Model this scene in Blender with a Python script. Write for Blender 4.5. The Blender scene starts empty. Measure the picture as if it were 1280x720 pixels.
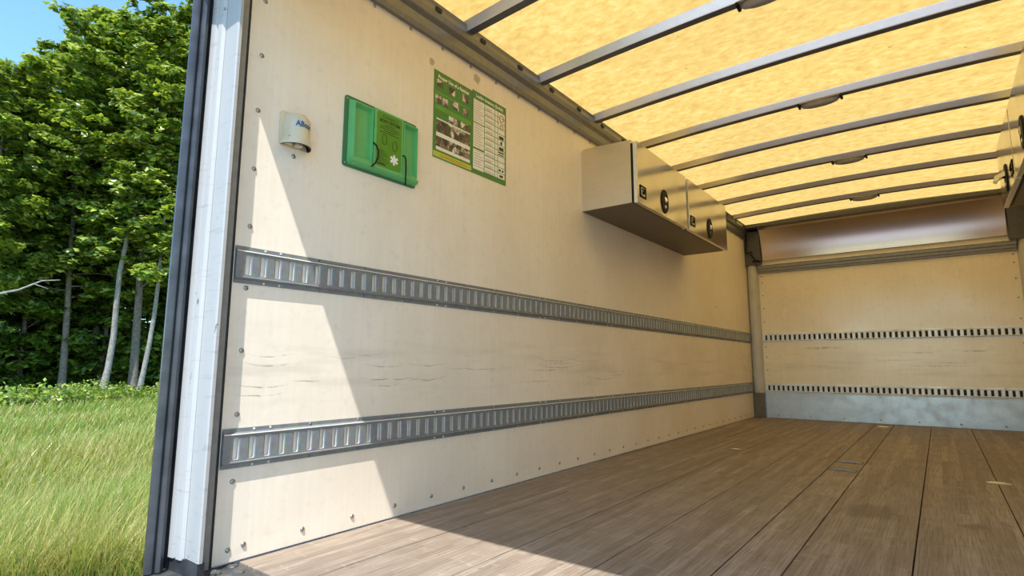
import bpy, bmesh, math, random
import numpy as np
from mathutils import Matrix, Vector

SC = bpy.context.scene
COL = SC.collection
rnd = random.Random(7)
PI = math.pi

# ------------------------------------------------------------------ camera
def cam_axes(p, r, y):
    cy, sy, cp, sp, cr, sr = math.cos(y), math.sin(y), math.cos(p), math.sin(p), math.cos(r), math.sin(r)
    f = Vector((-sy*cp, cy*cp, sp)); rt = Vector((cy, sy, 0)); up = rt.cross(f)
    return rt*cr + up*sr, up*cr - rt*sr, f
_rt, _up, _fw = cam_axes(0.13844, 0.00181, 0.65526)
cam_d = bpy.data.cameras.new('camera'); cam = bpy.data.objects.new('camera', cam_d); COL.objects.link(cam)
cam_d.sensor_width = 36.0; cam_d.lens = 689.0/1280*36; cam_d.clip_start = 0.02; cam_d.clip_end = 500
m = Matrix((_rt, _up, -_fw)).transposed().to_4x4(); m.translation = (1.778, -0.859, 0.606)
cam.matrix_world = m
SC.camera = cam

# ------------------------------------------------------------------ sky, sun, exposure
W_ = bpy.data.worlds.new('sky'); SC.world = W_; W_.use_nodes = True
wn = W_.node_tree; wn.nodes.clear()
sky = wn.nodes.new('ShaderNodeTexSky'); sky.sky_type = 'NISHITA'; sky.sun_disc = False
sky.sun_elevation = math.radians(62.9); sky.sun_rotation = math.radians(150); sky.air_density = 1.0; sky.dust_density = 0.1; sky.ozone_density = 4.0
bg = wn.nodes.new('ShaderNodeBackground'); bg.inputs[1].default_value = 0.24
wo = wn.nodes.new('ShaderNodeOutputWorld')
tint = wn.nodes.new('ShaderNodeMix'); tint.data_type = 'RGBA'; tint.blend_type = 'MULTIPLY'; tint.inputs[0].default_value = 1.0; tint.inputs[7].default_value = (.82, 1.0, 1.04, 1)
wn.links.new(sky.outputs[0], tint.inputs[6]); wn.links.new(tint.outputs[2], bg.inputs[0]); wn.links.new(bg.outputs[0], wo.inputs[0])
SUN_DIR = Vector((-0.25, 0.447, -1.0)).normalized()       # travel direction
sun_d = bpy.data.lights.new('sun', 'SUN'); sun_d.energy = 4.6; sun_d.angle = math.radians(0.53); sun_d.color = (1.0, 0.985, 0.955)
sun = bpy.data.objects.new('sun', sun_d); COL.objects.link(sun)
sun.rotation_euler = SUN_DIR.to_track_quat('-Z', 'Y').to_euler(); sun.location = (3, -6, 12)
SC.view_settings.view_transform = 'Standard'; SC.view_settings.look = 'None'
SC.view_settings.gamma = 1.0; SC.view_settings.use_curve_mapping = False
SC.view_settings.exposure = 0.67
try: SC.cycles.use_denoising = True; SC.cycles.max_bounces = 10; SC.cycles.diffuse_bounces = 6
except Exception: pass

# ------------------------------------------------------------------ material helpers
class NT:
    def __init__(s, name):
        s.m = bpy.data.materials.new(name); s.m.use_nodes = True; s.t = s.m.node_tree; s.t.nodes.clear()
        s.out = s.t.nodes.new('ShaderNodeOutputMaterial')
    def n(s, typ, ins=None, **kw):
        nd = s.t.nodes.new('ShaderNode'+typ)
        for k, v in kw.items(): setattr(nd, k, v)
        for k, v in (ins or {}).items(): s.set(nd.inputs[k], v)
        return nd
    def set(s, sock, v):
        if isinstance(v, bpy.types.NodeSocket): s.t.links.new(v, sock)
        elif isinstance(v, bpy.types.Node): s.t.links.new(v.outputs[0], sock)
        else:
            if isinstance(v, (tuple, list)) and len(v) == 3 and sock.type == 'RGBA': v = (*v, 1)
            sock.default_value = v
    def pos(s): return s.n('TexCoord').outputs['Object']
    def scaled(s, v, sc): return s.n('Vector Math'.replace(' ', ''), {0: v, 1: sc}, operation='MULTIPLY').outputs[0]
    def noise(s, v, scale=5, detail=4, rough=.55, dist=0): return s.n('TexNoise', {'Vector': v, 'Scale': scale, 'Detail': detail, 'Roughness': rough, 'Distortion': dist}).outputs['Fac']
    def ramp(s, f, stops):
        r = s.n('ValToRGB', {0: f}); e = r.color_ramp.elements
        while len(e) < len(stops): e.new(.5)
        for k, (p, c) in enumerate(stops):
            e[k].position = p; e[k].color = (*c, 1) if isinstance(c, (tuple, list)) else (c, c, c, 1)
        return r.outputs[0]
    def mix(s, f, a, b, mode='MIX'):
        x = s.n('Mix', data_type='RGBA', blend_type=mode)
        s.set(x.inputs[0], f); s.set(x.inputs[6], a); s.set(x.inputs[7], b); return x.outputs[2]
    def math(s, op, a, b=0.0, c=0.0, clamp=False):
        x = s.n('Math', {0: a, 1: b, 2: c}, operation=op); x.use_clamp = clamp; return x.outputs[0]
    def sep(s, v):
        x = s.n('SeparateXYZ', {0: v}); return x.outputs
    def bump(s, h, strength=.3, dist=.01): return s.n('Bump', {'Height': h, 'Strength': strength, 'Distance': dist}).outputs[0]
    def bsdf(s, **k):
        b = s.n('BsdfPrincipled')
        for kk, v in k.items(): s.set(b.inputs[kk.replace('_', ' ')], v)
        s.t.links.new(b.outputs[0], s.out.inputs[0]); return s.m

def simple(name, col, rough=.5, metal=0.0, var=.12, scale=30, bump=0.0, **k):
    t = NT(name); f = t.noise(t.pos(), scale, 4)
    c = t.ramp(f, [(.3, tuple(x*(1-var) for x in col)), (.7, tuple(min(1, x*(1+var)) for x in col))])
    kw = dict(Base_Color=c, Roughness=rough, Metallic=metal, **k)
    if bump: kw['Normal'] = t.bump(f, bump, .004)
    return t.bsdf(**kw)

_ar = random.Random(4)
ARCS = [(.117, .601, .10, 1.6, .0032), (.100, .531, .11, 1.2, .0034), (.093, .503, .10, 1.2, .003), (.270, .545, .07, 2.0, .003), (.610, .595, .11, 1.4, .003), (.585, .545, .10, 1.8, .0035), (.615, .520, .09, 1.6, .003), (.850, .540, .14, 1.0, .0035), (.85, .60, .13, .9, .003), (.68, .545, .09, 1.6, .003), (.13, .632, .09, 1.5, .0025), (.52, .640, .10, 1.6, .0022), (.42, .632, .08, 1.2, .002)]
ARCS += [(_ar.uniform(.9, 4.2), _ar.uniform(.50, .64), _ar.uniform(.15, .35), _ar.uniform(-.1, .45), _ar.uniform(.002, .0042)) for _ in range(11)]
FARCS = [(1.62, .735, .22, .5, .008), (2.05, .745, .20, .7, .010), (1.75, .60, .35, .15, .006), (1.4, .66, .25, .2, .006), (.75, .80, .22, .0, .014), (1.9, .63, .2, .4, .006)]
def wall_material(name, axis, base=(.90, .795, .655), rough=.42, scuffs=True):
    """beige painted plywood lining; axis = 1 (runs along y) or 0 (runs along x)"""
    t = NT(name); p = t.pos()
    streak_s = (1, 55, 2.2) if axis == 1 else (55, 1, 2.2)
    f1 = t.noise(t.scaled(p, streak_s), 1.0, 5, .6)
    f2 = t.noise(p, 1.6, 5, .6)
    f3 = t.noise(p, 22, 4, .6)
    lo = tuple(x*.965 for x in base); hi = tuple(min(.95, x*1.02) for x in base)
    c = t.ramp(f1, [(.32, lo), (.68, hi)])
    c = t.mix(t.math('MULTIPLY', t.ramp(f2, [(.40, 0.0), (.66, 1.0)]), .42), c, tuple(a*b for a, b in zip(base, (.80, .76, .68))))
    c = t.mix(t.math('MULTIPLY', t.ramp(f3, [(.55, 0.0), (.72, 1.0)]), .22), c, tuple(x*.62 for x in base))
    if scuffs:
        o = t.sep(p); z = o[2]; u = o[axis]
        wob = t.math('MULTIPLY', t.math('SUBTRACT', t.noise(p, 9, 2), .5), .020)
        zz = t.math('ADD', z, wob); brk = t.ramp(t.noise(p, 30, 2), [(.38, .15), (.55, 1.0)])
        tot = 0.0
        for (y0, z0, hw, k_, th) in ARCS if axis == 1 else FARCS:
            du = t.math('SUBTRACT', u, y0)
            dz = t.math('ABSOLUTE', t.math('SUBTRACT', t.math('SUBTRACT', zz, z0), t.math('MULTIPLY', t.math('MULTIPLY', du, du), k_)))
            a_ = t.math('SUBTRACT', 1.0, t.math('DIVIDE', dz, th), clamp=True)
            b_ = t.math('SUBTRACT', 1.0, t.math('DIVIDE', t.math('ABSOLUTE', du), hw), clamp=True)
            tot = t.math('MAXIMUM', tot, t.math('MULTIPLY', a_, b_))
        c = t.mix(t.math('MULTIPLY', t.math('MULTIPLY', tot, brk), .80), c, (.17, .14, .11))
        sm = t.noise(t.scaled(p, (1, 1, 9)), 1.6, 4, .6)
        band = t.math('MULTIPLY', t.ramp(z, [(.42, 0.0), (.52, 1.0)]), t.ramp(z, [(.64, 1.0), (.80, 0.0)]))
        c = t.mix(t.math('MULTIPLY', t.math('MULTIPLY', t.ramp(sm, [(.50, 0.0), (.66, 1.0)]), band), .22), c, tuple(x*.45 for x in base))
        # two bare patches near the top where something was peeled off
        if axis == 1:
            for (py, pz, r) in ((.833, 2.02, .022), (1.152, 2.072, .028)):
                d = t.n('VectorMath', {0: p, 1: (0, py, pz)}, operation='DISTANCE').outputs['Value']
                d = t.math('ADD', d, t.math('MULTIPLY', t.math('SUBTRACT', t.noise(p, 45, 2), .5), .035))
                mk = t.ramp(t.math('DIVIDE', d, r), [(.75, 1.0), (.95, 0.0)])
                c = t.mix(t.math('MULTIPLY', mk, .6), c, (.25, .18, .10))
    return t.bsdf(Base_Color=c, Roughness=t.ramp(f2, [(.3, rough-.07), (.7, rough+.1)]), Specular_IOR_Level=.45 if axis == 1 else .85, Normal=t.bump(f1, .06, .003))

def floor_material():
    t = NT('laminated_hardwood'); p = t.pos(); o = t.sep(p)
    cell = t.math('FLOOR', t.math('DIVIDE', o[0], .029))
    r1 = t.n('TexWhiteNoise', {'W': cell}, noise_dimensions='1D').outputs['Value']
    seg = t.math('FLOOR', t.math('ADD', t.math('DIVIDE', o[1], .85), t.math('MULTIPLY', r1, 9.0)))
    tone = t.n('TexWhiteNoise', {0: t.n('CombineXYZ', {0: cell, 1: seg, 2: 0.0}).outputs[0]}, noise_dimensions='3D').outputs['Value']
    c = t.ramp(tone, [(0, (.26, .205, .16)), (.45, (.31, .25, .195)), (.8, (.355, .29, .228)), (1, (.42, .345, .27))])
    g = t.noise(t.scaled(p, (190, 5, 1)), 1.0, 5, .65)
    c = t.mix(t.ramp(g, [(.36, .68), (.58, 0.0)]), c, (.12, .085, .058))
    d = t.noise(t.scaled(p, (2.2, 3.2, 1)), 1.6, 5, .62)
    c = t.mix(t.math('MULTIPLY', t.ramp(d, [(.45, 0.0), (.72, 1.0)]), .42), c, (.17, .125, .085))
    w = t.noise(t.scaled(p, (9, 26, 1)), 1.0, 5, .7)
    c = t.mix(t.math('MULTIPLY', t.ramp(w, [(.58, 0.0), (.74, 1.0)]), .40), c, (.60, .53, .45))
    k = t.noise(t.scaled(p, (26, 13, 1)), 1.0, 3, .6)
    c = t.mix(t.math('MULTIPLY', t.ramp(k, [(.70, 0.0), (.76, 1.0)]), .6), c, (.07, .05, .035))
    for (sx, sy, ra) in ((1.50, 1.98, .12), (1.83, 1.95, .05)):       # greasy stains
        dd = t.n('VectorMath', {0: t.scaled(p, (1, .75, 1)), 1: (sx, sy*.75, 0)}, operation='DISTANCE').outputs['Value']
        dd = t.math('ADD', dd, t.math('MULTIPLY', t.math('SUBTRACT', t.noise(p, 12, 3), .5), .12))
        c = t.mix(t.math('MULTIPLY', t.ramp(t.math('DIVIDE', dd, ra), [(.55, 1.0), (1.0, 0.0)]), .5), c, (.10, .07, .05))
    return t.bsdf(Base_Color=c, Roughness=.55, Specular_IOR_Level=.3, Normal=t.bump(g, .15, .003))

def roof_material():
    t = NT('translucent_fibreglass'); p = t.pos()
    f = t.noise(t.scaled(p, (1.0, 1.5, 1)), 15, 6, .68, .25); f2 = t.noise(p, 1.3, 3)
    c = t.ramp(f, [(.30, (.475, .27, .062)), (.50, (.575, .355, .092)), (.72, (.67, .455, .152))])
    c = t.mix(t.math('MULTIPLY', t.ramp(f2, [(.4, 0.0), (.7, 1.0)]), .3), c, (.44, .28, .085))
    f3 = t.noise(p, 24, 1)
    c = t.mix(t.ramp(f3, [(.76, 0.0), (.80, .6)]), c, (.18, .10, .03))
    tr = t.n('BsdfTranslucent', {0: c}); df = t.n('BsdfDiffuse', {0: c})
    mx = t.n('MixShader', {0: .28, 1: tr, 2: df})
    t.t.links.new(mx.outputs[0], t.out.inputs[0]); return t.m

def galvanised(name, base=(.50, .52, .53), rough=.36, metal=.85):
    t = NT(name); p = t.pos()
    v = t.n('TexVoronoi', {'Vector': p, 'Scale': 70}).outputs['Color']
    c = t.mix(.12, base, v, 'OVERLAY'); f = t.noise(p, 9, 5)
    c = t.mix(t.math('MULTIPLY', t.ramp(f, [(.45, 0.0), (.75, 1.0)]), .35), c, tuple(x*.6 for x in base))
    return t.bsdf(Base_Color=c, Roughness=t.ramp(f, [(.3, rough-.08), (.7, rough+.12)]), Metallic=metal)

def brushed(name, base, rough, axis_scale=(4, 4, 160)):
    t = NT(name); p = t.pos(); f = t.noise(t.scaled(p, axis_scale), 1, 3); g = t.noise(p, 5, 4)
    c = t.ramp(f, [(.3, tuple(x*.93 for x in base)), (.7, base)])
    c = t.mix(t.math('MULTIPLY', t.ramp(g, [(.4, 0.0), (.75, 1.0)]), .22), c, tuple(x*.7 for x in base))
    return t.bsdf(Base_Color=c, Roughness=t.ramp(g, [(.3, rough-.04), (.7, rough+.06)]), Metallic=.92, Anisotropic=.3)

def painted_chipped(name, base):
    t = NT(name); p = t.pos()
    f = t.noise(t.scaled(p, (1, 1, .35)), 38, 5, .7); g = t.noise(t.scaled(p, (3, 3, .6)), 3, 4)
    c = t.mix(t.math('MULTIPLY', t.ramp(g, [(.4, 0.0), (.7, 1.0)]), .35), base, tuple(x*.78 for x in base))
    c = t.mix(t.ramp(f, [(.665, 0.0), (.685, .9)]), c, (.12, .11, .10))
    h = t.noise(t.scaled(p, (9, 9, 70)), 1.0, 4, .6)
    c = t.mix(t.math('MULTIPLY', t.ramp(h, [(.58, 0.0), (.70, 1.0)]), .45), c, tuple(x*.55 for x in base))
    return t.bsdf(Base_Color=c, Roughness=.45, Normal=t.bump(f, .1, .003))

def leaf_material(name, tint=(1, 1, 1)):
    t = NT(name); a = t.n('Attribute', attribute_name='tone', attribute_type='GEOMETRY').outputs['Color']
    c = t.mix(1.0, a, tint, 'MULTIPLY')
    df = t.n('BsdfPrincipled', {'Base Color': c, 'Roughness': .34, 'Specular IOR Level': .5})
    tr = t.n('BsdfTranslucent', {0: t.mix(1.0, c, (1.25, 1.2, .55), 'MULTIPLY')})
    mx = t.n('MixShader', {0: .36, 1: df, 2: tr}); t.t.links.new(mx.outputs[0], t.out.inputs[0]); return t.m

def picture_material():
    t = NT('printed_photographs'); p = t.pos()
    v = t.n('TexVoronoi', {'Vector': p, 'Scale': 34, 'Randomness': 1.0}).outputs['Color']
    f = t.noise(p, 38, 3, .6, 1.2); s = t.sep(v)[0]
    c = t.ramp(t.math('ADD', t.math('MULTIPLY', f, .6), t.math('MULTIPLY', s, .4)), [(.30, (.03, .025, .02)), (.48, (.12, .085, .06)), (.58, (.32, .24, .17)), (.70, (.75, .70, .62))])
    return t.bsdf(Base_Color=c, Roughness=.4)

M = {}
M['wall'] = wall_material('beige_painted_plywood', 1)
M['front'] = wall_material('beige_front_plywood', 0, base=(.94, .81, .60), rough=.19)
M['floor'] = floor_material()
M['roof'] = roof_material()
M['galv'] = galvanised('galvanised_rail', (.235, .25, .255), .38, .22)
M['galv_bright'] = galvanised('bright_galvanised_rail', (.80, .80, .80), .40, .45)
M['rail_highlight'] = galvanised('painted_rail_highlight', (.78, .78, .77), .42, .35)  # brighter rail metal with the sun's highlights put into its colour
M['kick'] = galvanised('galvanised_kick_plate', (.60, .61, .61), .36, .75)
M['bow'] = simple('pale_steel_bow', (.86, .86, .86), .30, .92, .04)
M['cove'] = simple('grey_aluminium_cove', (.22, .215, .21), .40, .7, .10)
M['cab'] = brushed('brushed_cabinet_metal', (.74, .69, .62), .42)
M['door'] = brushed('polished_cabinet_door', (.62, .56, .48), .15, (4, 160, 4))
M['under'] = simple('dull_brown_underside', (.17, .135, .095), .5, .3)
M['edge'] = simple('bright_folded_metal_edge', (.82, .81, .80), .3, .4)
M['black'] = simple('black_plastic', (.010, .009, .008), .55, Specular_IOR_Level=.18)
M['chrome'] = simple('chrome', (.85, .85, .86), .12, 1.0, .03)
M['screw'] = simple('zinc_screw', (.38, .36, .33), .35, .9)
M['hdr'] = simple('curved_stainless_header', (.66, .57, .53), .22, 1.0, .03, 3)
M['beam'] = simple('grey_brown_header_beam', (.26, .245, .22), .45, .5)
M['column'] = simple('pale_corner_column', (.56, .53, .48), .45, 0, .08, 8)
M['white'] = painted_chipped('white_chipped_paint', (.45, .43, .40))
M['offwhite'] = painted_chipped('worn_grey_white_paint', (.41, .395, .37))
M['shadegrey'] = simple('shaded_post_grey', (.27, .27, .26), .5, .2)
M['recess'] = simple('recess_and_shade_grey', (.10, .095, .09), .5, .2)
M['rubber'] = simple('black_rubber', (.040, .041, .044), .33, 0, .45, 14)
M['sill'] = simple('dirty_steel_sill', (.12, .12, .12), .5, .6, .5, 18, .4)
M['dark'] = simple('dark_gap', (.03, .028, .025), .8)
M['outer'] = simple('white_outer_skin', (.78, .78, .76), .35)
M['green'] = simple('green_moulded_plastic', (.12, .43, .14), .30, 0, .06)
M['greendark'] = simple('dark_green_plastic_flange', (.035, .17, .07), .4, 0, .08)
M['lime'] = simple('olive_green_label', (.080, .26, .012), .35, 0, .06)
M['ink'] = simple('black_ink', (.02, .03, .015), .5)
M['poster'] = simple('green_poster_print', (.055, .21, .035), .35, 0, .06)
M['posterlight'] = simple('light_green_poster_band', (.10, .33, .03), .35, 0, .06)
M['yellow'] = simple('yellow_green_poster_footer', (.50, .55, .06), .4, 0, .06)
M['paper'] = simple('white_print_paper', (.84, .81, .74), .45, 0, .05)
M['greyink'] = simple('grey_brown_ink', (.52, .42, .34), .5)
M['redink'] = simple('red_ink', (.55, .10, .04), .5)
M['photo'] = picture_material()
M['cream'] = simple('cream_plastic', (.66, .58, .40), .32, 0, .07, 14)
M['blueink'] = simple('blue_ink', (.01, .10, .30), .4)
M['lens'] = simple('smoky_lamp_lens', (.36, .32, .27), .25, 0, .08, 20, Transmission_Weight=.35)
M['bark'] = simple('pale_grey_bark', (.27, .245, .21), .85, 0, .35, 9, .8)
M['barkdark'] = simple('brown_bark', (.20, .16, .12), .9, 0, .35, 9, .8)
M['leaf'] = leaf_material('broad_leaves')
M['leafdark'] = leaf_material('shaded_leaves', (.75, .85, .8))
M['grass'] = leaf_material('grass_blades')
def ground_material():
    t = NT('meadow_soil'); p = t.pos(); f = t.noise(p, 1.2, 6, .6); g = t.noise(p, 30, 5, .7)
    c = t.ramp(f, [(.35, (.10, .14, .025)), (.65, (.20, .21, .06))]); c = t.mix(t.ramp(g, [(.4, .5), (.65, 0.0)]), c, (.07, .06, .025))
    return t.bsdf(Base_Color=c, Roughness=.95, Normal=t.bump(g, .5, .05))
M['ground'] = ground_material()

# ------------------------------------------------------------------ mesh helpers
class MB:
    def __init__(s): s.v = []; s.f = []; s.mi = []; s.cur = 0
    def mat(s, i): s.cur = i; return s
    def add(s, vs, fs):
        b = len(s.v); s.v += [tuple(x) for x in vs]
        for f in fs: s.f.append(tuple(b+i for i in f)); s.mi.append(s.cur)
        return s
    def bm(s, b):
        b.verts.index_update(); s.add([v.co[:] for v in b.verts], [[v.index for v in f.verts] for f in b.faces]); b.free(); return s
    def box(s, a, c, bev=0.0, seg=1):
        x0, y0, z0 = [min(p, q) for p, q in zip(a, c)]; x1, y1, z1 = [max(p, q) for p, q in zip(a, c)]
        if bev <= 0:
            return s.add([(x0,y0,z0),(x1,y0,z0),(x1,y1,z0),(x0,y1,z0),(x0,y0,z1),(x1,y0,z1),(x1,y1,z1),(x0,y1,z1)],
                         [(0,3,2,1),(4,5,6,7),(0,1,5,4),(1,2,6,5),(2,3,7,6),(3,0,4,7)])
        b = bmesh.new(); bmesh.ops.create_cube(b, size=1)
        for v in b.verts: v.co = ((x0+x1)/2+v.co.x*(x1-x0), (y0+y1)/2+v.co.y*(y1-y0), (z0+z1)/2+v.co.z*(z1-z0))
        bmesh.ops.bevel(b, geom=list(b.edges), offset=bev, segments=seg, affect='EDGES', profile=.5)
        return s.bm(b)
    def prism(s, pts, axis, a, c, cap=True):
        """closed 2-D outline swept along axis; pts are the two other axes in order"""
        def P(p, t):
            if axis == 0: return (t, p[0], p[1])
            if axis == 1: return (p[0], t, p[1])
            return (p[0], p[1], t)
        n = len(pts); vs = [P(p, a) for p in pts]+[P(p, c) for p in pts]
        fs = [(i, (i+1) % n, n+(i+1) % n, n+i) for i in range(n)]
        if cap: fs += [tuple(reversed(range(n))), tuple(range(n, 2*n))]
        return s.add(vs, fs)
    def tube(s, path, rad, n=8, cap=True):
        path = [Vector(p) for p in path]; rs = rad if isinstance(rad, (list, tuple)) else [rad]*len(path)
        vs = []; prev = None
        for i, p in enumerate(path):
            d = (path[min(i+1, len(path)-1)]-path[max(i-1, 0)]).normalized()
            if prev is None: prev = d.orthogonal()
            u = (prev - d*prev.dot(d)); u = (u if u.length > 1e-6 else d.orthogonal()).normalized(); prev = u; w = d.cross(u)
            for k in range(n):
                a = 2*PI*k/n; vs.append(p+(u*math.cos(a)+w*math.sin(a))*rs[i])
        fs = []
        for i in range(len(path)-1):
            for k in range(n): fs.append((i*n+k, i*n+(k+1) % n, (i+1)*n+(k+1) % n, (i+1)*n+k))
        if cap: fs += [tuple(reversed(range(n))), tuple(range((len(path)-1)*n, len(path)*n))]
        return s.add(vs, fs)
    def build(s, name, mats, parent=None, smooth=False, loc=None):
        me = bpy.data.meshes.new(name); me.from_pydata(s.v, [], s.f)
        for q in (mats if isinstance(mats, (list, tuple)) else [mats]): me.materials.append(q)
        me.polygons.foreach_set('material_index', s.mi)
        if smooth: me.polygons.foreach_set('use_smooth', [True]*len(s.f))
        me.validate(); me.update()
        b = bmesh.new(); b.from_mesh(me); bmesh.ops.recalc_face_normals(b, faces=b.faces); b.to_mesh(me); b.free()
        if smooth:
            try: me.set_sharp_from_angle(angle=math.radians(42))
            except Exception: pass
        return link(name, me, parent, loc)
def link(name, me, parent=None, loc=None):
    o = bpy.data.objects.new(name, me); COL.objects.link(o)
    if parent: o.parent = parent
    if loc: o.location = loc
    return o
def tag(o, label=None, cat=None, group=None, kind=None):
    for k, v in (('label', label), ('category', cat), ('group', group), ('kind', kind)):
        if v: o[k] = v
    return o
def empty(name, loc, label, cat, group=None):
    o = bpy.data.objects.new(name, None); COL.objects.link(o); o.location = loc; o.empty_display_size = .1
    bpy.context.view_layer.update(); return tag(o, label, cat, group)
def adopt(o, root):
    """o was modelled in world coordinates: make it a child without moving it (roots are unrotated, unscaled)"""
    base = Vector((0, 0, 0)); r = root
    while r: base += Vector(r.location); r = r.parent
    o.parent = root; o.location = -base if o.location.length == 0 else Vector(o.location)-base
    return o
def rrect(cx, cy, w, h, r, n=3):
    pts = []
    for (sx, sy, a0) in ((1, 1, 0), (-1, 1, PI/2), (-1, -1, PI), (1, -1, 1.5*PI)):
        for k in range(n+1):
            a = a0+PI/2*k/n; pts.append((cx+sx*(w/2-r)+r*math.cos(a), cy+sy*(h/2-r)+r*math.sin(a)))
    return pts
def text_mesh(txt, size, align='LEFT', sx=1.0, bold=0.0):
    cu = bpy.data.curves.new('lettering', 'FONT'); cu.body = txt; cu.size = size; cu.align_x = align; cu.offset = bold; cu.resolution_u = 2
    o = bpy.data.objects.new('lettering', cu); COL.objects.link(o)
    dg = bpy.context.evaluated_depsgraph_get(); dg.update()
    me = bpy.data.meshes.new_from_object(o.evaluated_get(dg)); bpy.data.objects.remove(o); bpy.data.curves.remove(cu)
    for v in me.vertices: v.co.x *= sx
    return me
def wall_text(txt, size, y, z, x, mat, parent, align='LEFT', sx=1.0, bold=0.0, name='lettering'):
    me = text_mesh(txt, size, align, sx, bold)
    for v in me.vertices: v.co = (x, y+v.co.x, z+v.co.y)
    me.materials.clear(); me.materials.append(mat)
    o = link(name, me); adopt(o, parent); return o

L, W, ZR = 6.211, 2.585, 2.27

# ================================================================== LARGE STRUCTURE
# ground outside
b = MB(); N = 40
gx = np.linspace(-110, 60, N); gy = np.linspace(-70, 90, N)
b.add([(x, y, -1.05) for x in gx for y in gy], [(i*N+j, (i+1)*N+j, (i+1)*N+j+1, i*N+j+1) for i in range(N-1) for j in range(N-1)])
tag(b.build('meadow_ground', M['ground']), 'mown soil and turf under the meadow beside the truck', kind='structure')

# pale gravel yard the truck is backed onto (its light shows in the metal inside)
def gravel_material():
    t = NT('pale_gravel'); p = t.pos(); v = t.n('TexVoronoi', {'Vector': p, 'Scale': 45}); f = t.noise(p, .8, 5)
    c = t.ramp(t.sep(v.outputs['Color'])[0], [(0, (.33, .315, .295)), (1, (.52, .50, .47))]); c = t.mix(t.math('MULTIPLY', t.ramp(f, [(.4, 0.0), (.7, 1.0)]), .3), c, (.34, .31, .27))
    return t.bsdf(Base_Color=c, Roughness=.95, Normal=t.bump(v.outputs['Distance'], .6, .02))
b = MB(); rr = random.Random(3)
edge = [(-1.6, 9.0), (-1.4, 3.0), (-1.7, -1.5), (-2.6, -6.0), (-4.0, -12.0), (-5.0, -22.0), (9.5, -22.0), (9.0, -8.0), (8.5, 9.0)]
n = len(edge); b.add([(x, y, -1.02) for x, y in edge]+[(x*1.02, y*1.02, -1.052) for x, y in edge], [tuple(range(n))]+[(i, (i+1) % n, n+(i+1) % n, n+i) for i in range(n)])
tag(b.build('gravel_yard', gravel_material()), 'pale gravel yard behind and under the truck', kind='structure')

# floor with planks
fl = MB().box((-.03, .06, -.12), (W+.03, L+.05, -.032)).build('floor', M['dark']); tag(fl, kind='structure')
xs = [.004, .299, .604, .901, 1.2, 1.361, 1.664, 1.968, 2.272, W-.004]
for i in range(len(xs)-1):
    o = MB().box((xs[i]+.0022, .062, -.031), (xs[i+1]-.0022, L-.002, -.0004*(i % 3)), .0012).build('plank', M['floor']); adopt(o, fl)

# walls
wl = MB().box((-.012, -.020, .004), (0, L, 2.24)).build('wall_left', M['wall']); tag(wl, kind='structure')
o = MB().box((-.07, -.02, -.15), (-.013, L+.05, 2.33)).build('outer_skin', M['outer']); adopt(o, wl)
wr = MB().box((W, -.020, .004), (W+.012, L, 2.24)).build('wall_right', M['wall']); tag(wr, kind='structure')
o = MB().box((W+.013, -.02, -.15), (W+.07, L+.05, 2.33)).build('outer_skin', M['outer']); adopt(o, wr)
wf = MB().box((0, L, .004), (W, L+.012, 2.24)).build('wall_front', M['front']); tag(wf, kind='structure')
o = MB().box((-.012, L+.013, -.15), (W+.012, L+.06, 2.40)).build('outer_skin', M['outer']); adopt(o, wf)

# translucent roof: one arched fibreglass sheet
def arch(x): return .035*(1-(2*x/W-1)**2)
b = MB(); nx = 24; ny = 12
X = [-.03+(W+.06)*i/nx for i in range(nx+1)]; Y = [-.21+(L+.26)*j/ny for j in range(ny+1)]
b.add([(x, y, ZR+.022+arch(x)) for x in X for y in Y], [(i*(ny+1)+j, (i+1)*(ny+1)+j, (i+1)*(ny+1)+j+1, i*(ny+1)+j+1) for i in range(nx) for j in range(ny)])
ce = b.build('ceiling', M['roof'], smooth=True); tag(ce, kind='structure')
BOWS = [.385, 1.022, 1.66, 2.315, 2.955, 3.595, 4.235, 4.875, 5.515, 6.12]
bow_me = None
for y in BOWS:
    if bow_me is None:
        b = MB(); n = 20; vs = []; fs = []; mi = []
        prof = [(-.024, .022), (-.022, .018), (-.001, -.014), (.002, -.017), (.046, -.017), (.049, -.014), (.052, .022)]   # (dy, dz): rear face, underside, front face
        for i in range(n+1):
            x = .03+(W-.06)*i/n
            vs += [(x, py, ZR+arch(x)+pz) for (py, pz) in prof]
        k = len(prof)
        for i in range(n):
            for j in range(k): fs.append((i*k+j, i*k+(j+1) % k, (i+1)*k+(j+1) % k, (i+1)*k+j)); mi.append(1 if j in (3, 4) else 0)  # underside faces use the dark slot: shade below the bow painted in
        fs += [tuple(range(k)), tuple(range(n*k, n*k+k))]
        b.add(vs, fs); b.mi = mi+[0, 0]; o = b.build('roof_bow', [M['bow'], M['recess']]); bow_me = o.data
    else: o = link('roof_bow', bow_me)
    o.location = (0, y, 0); o.parent = ce

# cove rails along both roof edges
cove = [(0, 2.128), (.010, 2.124), (.020, 2.128), (.026, 2.150), (.030, 2.190), (.042, 2.205), (.046, 2.212), (.052, 2.238), (.052, 2.262), (.058, 2.280), (-.02, 2.290), (0, 2.24)]
t1 = MB().prism(cove, 1, -.02, L).build('trim_1', M['cove']); tag(t1, kind='structure')
b = MB()
for y in np.arange(.80, 6.0, .32): b.box((.0495, y, 2.243), (.0585, y+.035, 2.263))
o = b.build('cove_notches', M['dark']); tag(o, kind='stuff'); adopt(o, t1)
t2 = MB().prism([(W-x, z) for x, z in cove], 1, -.02, L).build('trim_2', M['cove']); tag(t2, kind='structure')

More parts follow.
